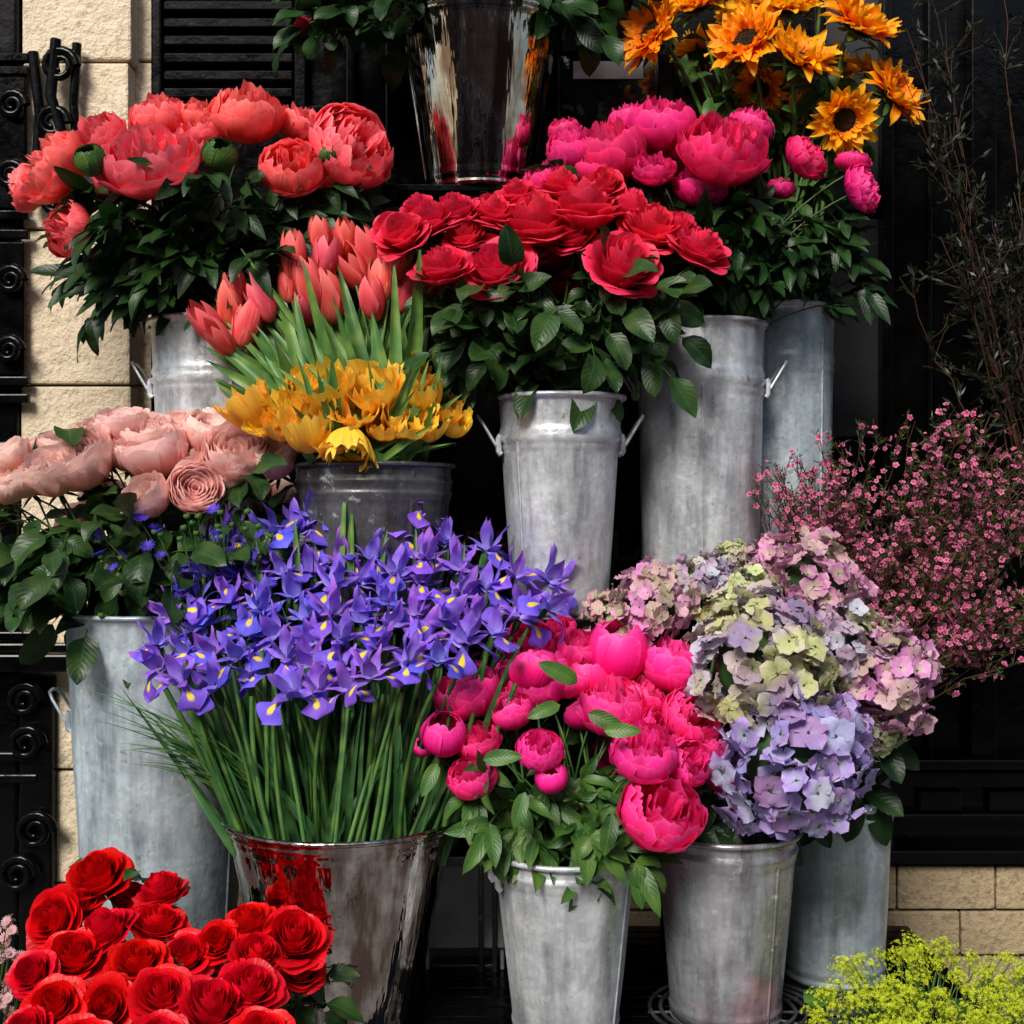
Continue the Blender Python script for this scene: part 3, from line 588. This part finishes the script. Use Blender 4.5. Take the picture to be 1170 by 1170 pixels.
# irises
e=empty('iris_bouquet'); mbf=MB()
up_x=[155,190,220,270,330,400,470,520,560,600,650]; up_v=[735,680,640,615,595,590,590,610,630,645,665]
lo_x=[155,200,260,350,420,480,550,600,650]; lo_v=[770,782,792,803,786,765,735,712,690]
pts=[]; tries=0
while len(pts)<78 and tries<9000:
    tries+=1
    u=rnd(172,635); a=np.interp(u,up_x,up_v); b=np.interp(u,lo_x,lo_v); v=rnd(a,b)
    if all(((u-q[0])**2+((v-q[1])*1.1)**2)>28.5**2 for q in pts): pts.append((u,v,a,b))
pts+= [(455,568,0,0),(474,580,0,0),(360,590,0,0)]
for i,(u,v,a,b) in enumerate(pts):
    f=(v-a)/(b-a+1e-6) if b else .1
    y=.24-.42*f+rnd(-.04,.03)+.12*((u-400)/240)**2*(1 if f>.5 else 0); p=W(u,v,y)
    foc=bkG['c']+np.array([0,0,-.15]); d=unit(unit(p-foc)+np.array([0,-.35,.25])+rv(.3)); r=S(rnd(29,38),y)
    place(B['iris'][i%7],'iris_bloom',p,d,r,e)
    st=bkG['c']+np.array([(p[0]-bkG['c'][0])*.55+rnd(-.03,.03),(p[1])*.5+rnd(-.05,.05),-.1]); 
    dd=st[:2]-bkG['c'][:2]; n_=np.linalg.norm(dd); 
    if n_>bkG['r']*.85: st[:2]=bkG['c'][:2]+dd/n_*bkG['r']*.85
    tube(mbf,bez(st,np.array([st[0]+(p[0]-st[0])*.3+rnd(-.045,.045),st[1]+(p[1]-st[1])*.3,(st[2]+p[2])/2+.03]),p-d*r*.9,9),rnd(.0042,.0065),7,1)
    for j in range(2):
        q=st+rv(.015); tgt=p+np.array([rnd(-.12,.12),rnd(-.04,.04),rnd(-.25,-.03)]); dd=tgt-q; L=np.linalg.norm(dd)
        leaf(mbf,q,unit(dd),(rnd(-.5,.5),-1,.1),L,rnd(.012,.028),rnd(-.5,.6),.5,0,'strap',3,10,twist=rnd(-1.4,1.4))
for i in range(20):
    a=rnd(-2.9,-.2); st=bkG['c']+np.array([math.cos(a)*bkG['r']*.85,math.sin(a)*bkG['r']*.8,-.08]); u=391+math.cos(a)*200; p=W(u+rnd(-45,45),rnd(740,800),-.1)
    tube(mbf,bez(st,(st+p)/2+np.array([rnd(-.04,.04),0,0]),p,7),rnd(.0045,.0065),7,1)
for (u0,v0,u1,v1) in ((392,690,389,540),(402,690,398,575),(343,690,336,590),(470,700,480,600),(300,700,294,615),(520,720,533,618),(432,700,440,605)):
    a=W(u0,v0,.1); b=W(u1,v1,.1); leaf(mbf,a,b-a,(rnd(-.5,.5),-1,0),np.linalg.norm(b-a),rnd(.014,.02),rnd(.1,.35),.6,2,'lance',5,10,twist=rnd(-.6,.6))
for i in range(60):
    st=W(rnd(255,300),rnd(880,920),-.05); p=W(rnd(95,250),rnd(780,880),rnd(-.15,.05)); dd=p-st
    leaf(mbf,st,unit(dd)+np.array([0,0,.35]),(0,-.3,1),np.linalg.norm(dd)*rnd(.8,1.15),.006,rnd(.4,.9),.3,2 if i%2 else 0,'lance',3,10)
for i in range(14):
    b=random.choice(pts); p=W(b[0],b[1]+20,.3); place(B['iris'][i%7],'iris_bloom',p,unit(np.array([rnd(-.4,.4),.5,.8])),.062,e)
link('stems_and_leaves',mbf.mesh('iris_foliage',[M['leaf_iris'],M['stem_iris'],M['leaf_tulip']]),e)

# cornflowers / thistle buds
e=empty('cornflower_bouquet'); mbf=MB(); cf=floret(14,'ray',1,.25,.5,bend=.2,nu=3,nt=4); geo=cf.arrays(); mbc=MB()
for i in range(44):
    u=rnd(112,310); v=rnd(588,690)-(u-200)*.12; y=rnd(.06,.13); p=W(u,v,y); d=unit([rnd(-.5,.3),-.4,.9]); 
    st=W(250,760,.2); tube(mbf,bez(st,(st+p)/2+rv(.02),p,7),.0014,4,1)
    lathe_r=S(5,y); bd=MB(); lathe(bd,[(.1,-1.4),(.7,-1),(.85,-.4),(.5,.1)],8,0); mbf.merge(bd.arrays(),basis(d),p,lathe_r)
    if rnd(0,1)<.5: mbc.merge(geo,basis(d+rv(.5),rnd(0,6)),p,S(rnd(7,12),y),rnd(0,1))
link('stems',mbf.mesh('cornflower_stems',[M['leaf_mid'],M['stem']]),e); link('blooms',mbc.mesh('cornflower_blooms',[M['corn']]),e)

# hydrangeas
e=empty('hydrangea_bouquet'); mbf=MB()
HG=[mk_hydrangea(M['hyd_green'],120,(.16,.24)) for _ in range(2)]; HB=[mk_hydrangea(M['hyd_blue'],80,(.2,.31)) for _ in range(2)]; HP=[mk_hydrangea(M['hyd_pink'],100) for _ in range(2)]
hy=[(745,692,50,.1,HP[0],(-.2,-.7,.6)),(697,705,32,.15,HP[1],(-.3,-.6,.6)),(800,675,46,.16,HG[0],(0,-.5,.8)),(868,762,80,-.08,HG[1],(-.1,-1,.4)),(928,668,58,.12,HP[1],(.2,-.6,.8)),(858,695,50,.08,HG[0],(0,-.7,.7)),
(902,868,84,-.12,HB[0],(0,-1,0.05)),(945,838,50,-.02,HB[1],(.6,-.8,.2)),(1012,772,62,.06,HP[0],(.7,-.7,.3)),(960,740,60,.06,HG[0],(.3,-.8,.5)),(838,640,26,.25,HG[1],(0,-.3,1)),(1000,830,36,.1,HG[1],(.7,-.6,-.2)),(880,640,30,.2,HP[0],(0,-.4,1)),(890,930,24,-.08,HB[1],(0,-1,-.3))]
for (u,v,r,y,me,d) in hy:
    p=W(u,v,y); rr_=S(r,y)*1.05; place(me,'flower_head',p,d,rr_,e,sq=(rnd(.93,1.07),rnd(.93,1.07),rnd(.9,1.05)))
    bk=bkI if u<930 else bkJ; st=bk['c']+np.array([rnd(-.4,.4)*bk['r'],rnd(-.4,.4)*bk['r'],-.12]); tube(mbf,bez(st,np.array([st[0],st[1],(st[2]+p[2])/2+.05]),p-unit(d)*rr_*.6,8),.005,6,1)
for (n,u,v,ru,rv_,y,ry) in ((14,990,870,40,35,.17,.05),(12,830,930,50,25,.02,.05),(9,960,910,45,15,.2,.05),(10,870,800,80,60,.14,.05),(5,1000,810,30,25,.2,.04)):
    for i in range(n):
        q=W(u+rnd(-ru,ru),v+rnd(-rv_,rv_),y+rnd(-ry,ry)); L=rnd(.08,.12); leaf(mbf,q,[rnd(-.6,.6),-.4,rnd(-1,-.1)],(0,-1,.6),L,L*.66,rnd(.2,1),.25,0,'ovate',7,9,wave=.05)
link('stems_and_leaves',mbf.mesh('hydrangea_foliage',[M['leaf_dk'],M['stem']]),e)

# waxflower
def twiggy(name,base,targets,nsub,sub,leafM,flowM,stemM,nleaf,lL,lW,fl,fsz,fprob,fmin=.5,curl=.5,tmin=.35):
    e=empty(name); mb=MB(); mf=MB()
    for p in targets:
        c=(base+p)/2+np.array([ (p[0]-base[0])*-.1,0,.06])+rv(.04); pts=bez(base+rv(.02),c,p,14); pts[1:-1]+=rng.normal(0,.006,(12,3)); tube(mb,pts,np.linspace(.003,.001,14),5,1)
        for s_ in range(nsub):
            t=rnd(tmin,1); i=min(13,int(t*13)); q=pts[i]; ax=unit(p-base)
            d=unit(ax*.7+rv(curl)+np.array([0,-.1,.2])); L=sub*rnd(.5,1.2); tip=q+d*L; sp=bez(q,q+d*L*.5+rv(.012),tip,6); tube(mb,sp,.0008,4,1)
            for j in range(nleaf):
                k=rnd(.1,1); a=q+(tip-q)*k; leaf(mb,a,unit(d+rv(.6)),rv(1),lL*rnd(.6,1.3),lW,rnd(0,.5),.1,0,'lance',3,3)
            if fl is not None:
                for j in range(4):
                    if rnd(0,1)<fprob:
                        a=q+(tip-q)*rnd(fmin,1.05)+rv(.008); mf.merge(fl[int(rnd(0,3))],basis(unit(d+rv(.6)+np.array([0,-.5,0])),rnd(0,6)),a,fsz*rnd(.6,1.25),rnd(0,1))
    link('branches',mb.mesh(name+'_branches',[leafM,stemM]),e)
    if mf.n: link('flowers',mf.mesh(name+'_flowers',[flowM,M['leaf_mid']]),e)
fl=[]
for k in range(3):
    f=floret(5,'round',1,.95,.35,nu=3,nt=4,bend=.3,wave=0); fl.append(f.arrays())
tg=[]
for i in range(135):
    u=rnd(850,1280); a=np.interp(u,[845,900,1000,1100,1280],[540,500,478,462,455]); b=np.interp(u,[845,900,960,1050,1280],[560,620,690,735,725]); v=a+(b-a)*rnd(0,1)
    tg.append(W(u,v,rnd(.25,.6)))
twiggy('waxflower_bouquet',bkW['c'],tg,16,.075,M['needle'],M['wax'],M['twig'],12,.018,.0026,fl,.0078,.55,tmin=.5)
tg=[W(rnd(1010,1330),rnd(-60,430),rnd(.5,.8)) for _ in range(40)]
twiggy('olive_shrub',W(1190,640,.62),tg,16,.12,M['olive'],None,M['twig'],9,.034,.009,None,0,0,curl=.9)
# lady's mantle
e=empty('ladys_mantle_bouquet'); mb=MB(); ms=MB(); lf=[floret(5,'lance',1,.5,.5,nu=3,nt=3,bend=0,wave=0).arrays() for _ in range(3)]
cl=[]
for i in range(260):
    u=rnd(930,1230); top=np.interp(u,[920,950,1000,1040,1090,1140,1230],[1150,1102,1076,1068,1076,1090,1085])+rnd(0,12); v=rnd(top,1210); f=(v-top)/140; y=.0-.3*f+rnd(-.04,.04); cl.append((W(u,v,y),S(rnd(8,17),y)))
for p,r in cl:
    st=bkL['c']+np.array([rnd(-.06,.06),rnd(-.06,.06),-.05]); tube(ms,bez(st,(st+p)/2+rv(.02),p,6),.0014,4,1)
    for j in range(40):
        q=unit(rv(1)); mb.merge(lf[j%3],basis(q+np.array([0,-.3,.5]),rnd(0,6)),p+q*r*rnd(.4,1.15)*np.array([1,1,.7]),.005*rnd(.7,1.3),rnd(0,1))
for i in range(30): 
    q=W(rnd(935,1200),rnd(1135,1220),rnd(-.05,.05)); leaf(ms,q,[rnd(-1,1),-.4,rnd(-.4,.4)],(0,-.5,1),.06,.06,.4,.2,0,'round',7,6,wave=.08)
link('flowers',mb.mesh('mantle_flowers',[M['lime']]),e); link('stems_and_leaves',ms.mesh('mantle_stems',[M['leaf_mid'],M['stem']]),e)
# astrantia at the left edge
e=empty('astrantia_bouquet'); mb=MB(); ms=MB(); af=[floret(16,'lance',1,.3,.5,nu=3,nt=4,bend=0,wave=0).arrays() for _ in range(2)]
for i in range(90):
    p=W(rnd(-80,26),rnd(1045,1200),rnd(-.3,-.1)); st=W(-30,1330,-.1); tube(ms,bez(st,(st+p)/2+rv(.02),p,6),.0012,4,1)
    mb.merge(af[i%2],basis([rnd(-.4,.4),-.7,.7],rnd(0,6)),p,.014,rnd(0,1))
    for j in range(4): mb.merge(af[i%2],basis(rv(1),0),p+rv(.006),.007,rnd(0,1))
link('flowers',mb.mesh('astrantia_flowers',[M['astr']]),e); link('stems',ms.mesh('astrantia_stems',[M['leaf_mid'],M['stem']]),e)
bkX=bucket('zinc_bucket',-40,1240,120,100,-.1,-.35,M['galv_dark'],handles=False)

# ================================================================ STAND
st=empty('tiered_display_stand')
def shelf(nm,x0,x1,y0,y1,z,n=5,th=.018):
    w=(y1-y0)/n
    for i in range(n): box(nm+'_slat_%d'%i,x0,x1,y0+i*w+.004,y0+(i+1)*w-.004,z-th,z-.0005,M['black'],st,.002)
    for x in (x0+.03,(x0+x1)/2,x1-.03):
        box(nm+'_bearer',x-.012,x+.012,y0,y1,z-th-.026,z-th-.001,M['black'],st,.002)
shelf('deck',-1.15,1.12,-.2,.72,0,15)
shelf('middle_shelf',-.52,.42,.12,.47,zS1,5)
shelf('upper_shelf',-.98,.85,.475,.83,zS2,5)
shelf('top_shelf',-.35,.2,.52,.83,2.05,4)
for x in (-1.1,-.5,.0,.4,1.08):
    for y,z in ((-.18,-.046),(.69,-.046)): box('leg',x-.014,x+.014,y,y+.028,-.35,z,M['black'],st,.002)
for x in (-.5,-.03,.4): box('post',x-.012,x+.012,.43,.454,.0,zS1-.046,M['black'],st,.002)
for x in (-.95,.0,.83): box('post',x-.012,x+.012,.8,.824,-.35,zS2-.046,M['black'],st,.002)
for x in (-.33,.18): box('post',x-.01,x+.01,.805,.825,zS2,2.004,M['black'],st,.002)
cr=empty('pale_reflection_box');  # added pale box, stands in for the reflection of something white
box('front',-.22,-.02,.34,.352,.06,.27,M['enamel'],cr,.003); box('back',-.22,-.02,.42,.43,.0,.27,M['enamel'],cr,.003)
box('side_a',-.22,-.21,.353,.419,.0,.27,M['enamel'],cr,.003); box('side_b',-.03,-.02,.353,.419,.0,.27,M['enamel'],cr,.003); box('base',-.205,-.035,.354,.418,.002,.014,M['galv_dark'],cr,.003)
for x in (-.085,-.05): box('strap',x,x+.012,.328,.339,.0,.34,M['galv_dark'],cr,.002)
tv=empty('wire_trivet'); mb=MB()
for r in (.13,.155,.18,.205):
    a=np.linspace(0,2*math.pi,60); tube(mb,np.stack([r*np.cos(a),r*np.sin(a),0*a],1),.005,6)
for a in np.linspace(0,math.pi,7)[:-1]: tube(mb,[(-.21*math.cos(a),-.21*math.sin(a),-.008),(0,0,-.008),(.21*math.cos(a),.21*math.sin(a),-.008)],.004,6)
o=link('rings',mb.mesh('trivet_rings',[M['galv_dark']]),tv); tv.location=(bkI['c'][0]+.03,.05,.016)

# ================================================================ SHOPFRONT
sh=empty('shopfront')
Y=.98
box('backing',-3.2,3.4,Y,Y+.2,-.35,4.2,M['black'],sh,0)
def mould(u0,u1,v0,v1,d,nm='moulding',mat='black',bev=.006): ubox(nm,u0,u1,v0,v1,Y-d,Y-.001,M[mat],sh,bev)
for i in range(7): mould(185,335,-20+i*20,-8+i*20,.05,'louvre_slat')
mould(172,184,-120,1100,.07,'frame'); mould(336,350,-120,1100,.06,'frame'); mould(395,405,-120,1100,.04,'frame')
mould(440,455,-120,1100,.05,'frame'); mould(351,394,120,150,.03,'rail')
mould(610,640,-120,1100,.05,'frame'); mould(641,752,190,205,.05,'window_sill'); mould(641,752,-120,60,.03,'rail'); mould(752,770,-120,1100,.06,'frame')
ubox('window_pane',641,751,62,188,Y-.012,Y-.001,M['glass'],sh,0)
ubox('window_blind',655,735,70,90,Y-.02,Y-.013,M['enamel'],sh,0)
mould(930,942,-120,1100,.06,'frame'); mould(943,1008,250,500,.015,'panel','charcoal'); mould(943,1008,-100,240,.015,'panel','charcoal'); mould(1009,1022,-120,985,.07,'frame'); mould(1060,1066,-120,880,.03,'bead'); mould(1110,1140,-120,880,.06,'frame')
for v0,v1,d in ((868,880,.1),(882,900,.07),(930,938,.05),(972,988,.09)): mould(960,1500,v0,v1,d,'stallriser_moulding')
for u in (1050,1130,1210): mould(u,u+50,903,928,.03,'riser_panel')
for r,(v0,v1) in enumerate(((990,1040),(1042,1092),(1094,1150),(1152,1210))):
    u=-300+ (40 if r%2 else 0)
    while u<1600:
        w=rnd(90,130); ubox('plinth_block',u,u+w-2,v0,v1-1,Y-.06-rnd(0,.004),Y-.001,M['plinth'],sh,.005); u+=w
def txt(s_,u,v,size,y,par):
    c=bpy.data.curves.new('lettering','FONT'); c.body=s_; c.size=size; c.extrude=.002; c.materials.append(M['gold'])
    o=bpy.data.objects.new('lettering',c); scene.collection.objects.link(o); o.parent=par; o.location=W(u,v,y); o.rotation_euler=(math.pi/2,0,0)
txt('FLOWERS & PLANTS',400,640,.13,Y-.004,sh)
sp_=empty('stone_pillar')
vs=[-150,-30,70,262,440,618,748,880,1010,1180]
for i in range(len(vs)-1):
    ubox('block_%d'%i,24+rnd(-2,2),148+rnd(-2,2),vs[i]+1.5,vs[i+1]-1.5,.86-rnd(0,.006),1.1,M['stone'],sp_,.008)
    ubox('return_%d'%i,150,176,vs[i]+1.5,vs[i+1]-1.5,.93,1.1,M['stone'],sp_,.006)
ci=empty('cast_iron_pilaster')
ubox('shaft',-150,20,-150,1200,.84,1.1,M['black'],ci,.01)
for v in (60,75,240,262,430,450,505,700,722,745,770,860,885): ubox('ring',-150,32+ (10 if v>690 else 0),v,v+10,.815,.839,M['black'],ci,.004)
ubox('panel',-150,30,85,238,.825,.839,M['black'],ci,.008); ubox('panel',-150,28,275,428,.825,.839,M['black'],ci,.008)
ubox('lower_casing',21,60,772,1200,.82,1.0,M['black'],ci,.01); ubox('ledge',-150,92,748,768,.74,.812,M['black'],ci,.006)
ubox('ledge_b',-150,84,735,746,.77,.812,M['black'],ci,.006)
mb=MB()
for (u,v,r) in ((68,75,20),(60,140,18),(72,190,22),(62,232,14),(14,120,16),(12,200,16),(12,320,16),(10,400,15),(28,800,20),(30,850,20),(40,950,22),(20,1000,22)):
    a=np.linspace(0,4.2*math.pi/1.2,26); c=W(u,v,.8); rr_=S(r,.8)*(1-.75*a/a.max()); P=np.stack([c[0]+rr_*np.cos(a),c[1]+0*a,c[2]+rr_*np.sin(a)],1); tube(mb,P,np.linspace(.014,.008,26),7)
tube(mb,[W(64,45,.8),W(58,110,.8),W(74,160,.8),W(64,215,.8),W(60,260,.82)],.016,8)
tube(mb,[W(88,50,.82),W(84,120,.82),W(90,200,.82),W(84,235,.82)],.014,8); tube(mb,[W(38,60,.82),W(46,130,.82),W(40,235,.82)],.016,8)
link('scrolls',mb.mesh('scrolls',[M['black']]),ci)

# ================================================================ STREET
def plane(name,x0,x1,y0,y1,z,mat):
    me=bpy.data.meshes.new(name); me.from_pydata([(x0,y0,z),(x1,y0,z),(x1,y1,z),(x0,y1,z)],[],[(0,1,2,3)]); me.materials.append(mat); return link(name,me)
plane('ground',-300,300,-300,300,-.49,M['asphalt'])
plane('road',-60,60,-9.6,-4.6,-.482,M['asphalt'])
pv=empty('pavement')
for i in range(-10,11):
    for j in range(8): box('slab',i*.6,i*.6+.594,-4.3+j*.66,-4.3+j*.66+.654,-.45,-.352-rnd(0,.002),M['paving'],pv,.003)
box('kerb',-30,30,-4.55,-4.31,-.48,-.352,M['plinth'],pv,.01)
box('far_pavement',-30,30,-12,-9.6,-.48,-.352,M['paving'],pv,.01)
bh=empty('brick_house')
box('walls',-14,14,-12.6,-12,-.35,6.4,M['brick'],bh,0)
for i in range(-5,6):
    for j,z in enumerate((.6,3.6)):
        x=i*2.4; box('window_frame',x-.55,x+.55,-12,-11.93,z,z+1.8,M['white'],bh,.01)
        box('window_glass',x-.47,x+.47,-11.93,-11.92,z+.08,z+1.72,M['glass'],bh,0); box('window_sill',x-.65,x+.65,-12,-11.85,z-.12,z-.01,M['stone'],bh,.01)
box('door',-1.6,-.75,-12,-11.9,-.35,2.0,M['black'],bh,.01); box('cornice',-14,14,-12,-11.75,6.1,6.4,M['stone'],bh,.02); box('parapet',-14,14,-12.6,-12,6.401,6.9,M['brick'],bh,0)

# ================================================================ LIGHT, WORLD, CAMERA
sd=unit([-.36,-.85,.8])
el=math.asin(sd[2]); rot=math.atan2(sd[0],sd[1])
w=bpy.data.worlds.new('World'); scene.world=w; w.use_nodes=True; nt=w.node_tree; bg=nt.nodes['Background']
sky=nt.nodes.new('ShaderNodeTexSky'); sky.sky_type='NISHITA'; sky.sun_disc=False; sky.sun_elevation=el; sky.sun_rotation=rot; sky.dust_density=3; sky.air_density=1
nt.links.new(sky.outputs[0],bg.inputs[0]); bg.inputs[1].default_value=.12
L=bpy.data.lights.new('sun','SUN'); L.energy=4.2; L.angle=math.radians(22); L.color=(1,.955,.89)
lo=bpy.data.objects.new('sun',L); scene.collection.objects.link(lo); lo.rotation_euler=Vector(-sd).to_track_quat('-Z','Y').to_euler()
cam=bpy.data.cameras.new('camera'); cam.sensor_width=36; cam.lens=36*D/2.34; cam.clip_end=1000; cam.clip_start=.05
co=bpy.data.objects.new('camera',cam); scene.collection.objects.link(co); co.location=(0,-D,ZC); co.rotation_euler=(math.pi/2,0,0); scene.camera=co
scene.view_settings.view_transform='Standard'; scene.view_settings.look='None'; scene.view_settings.exposure=0
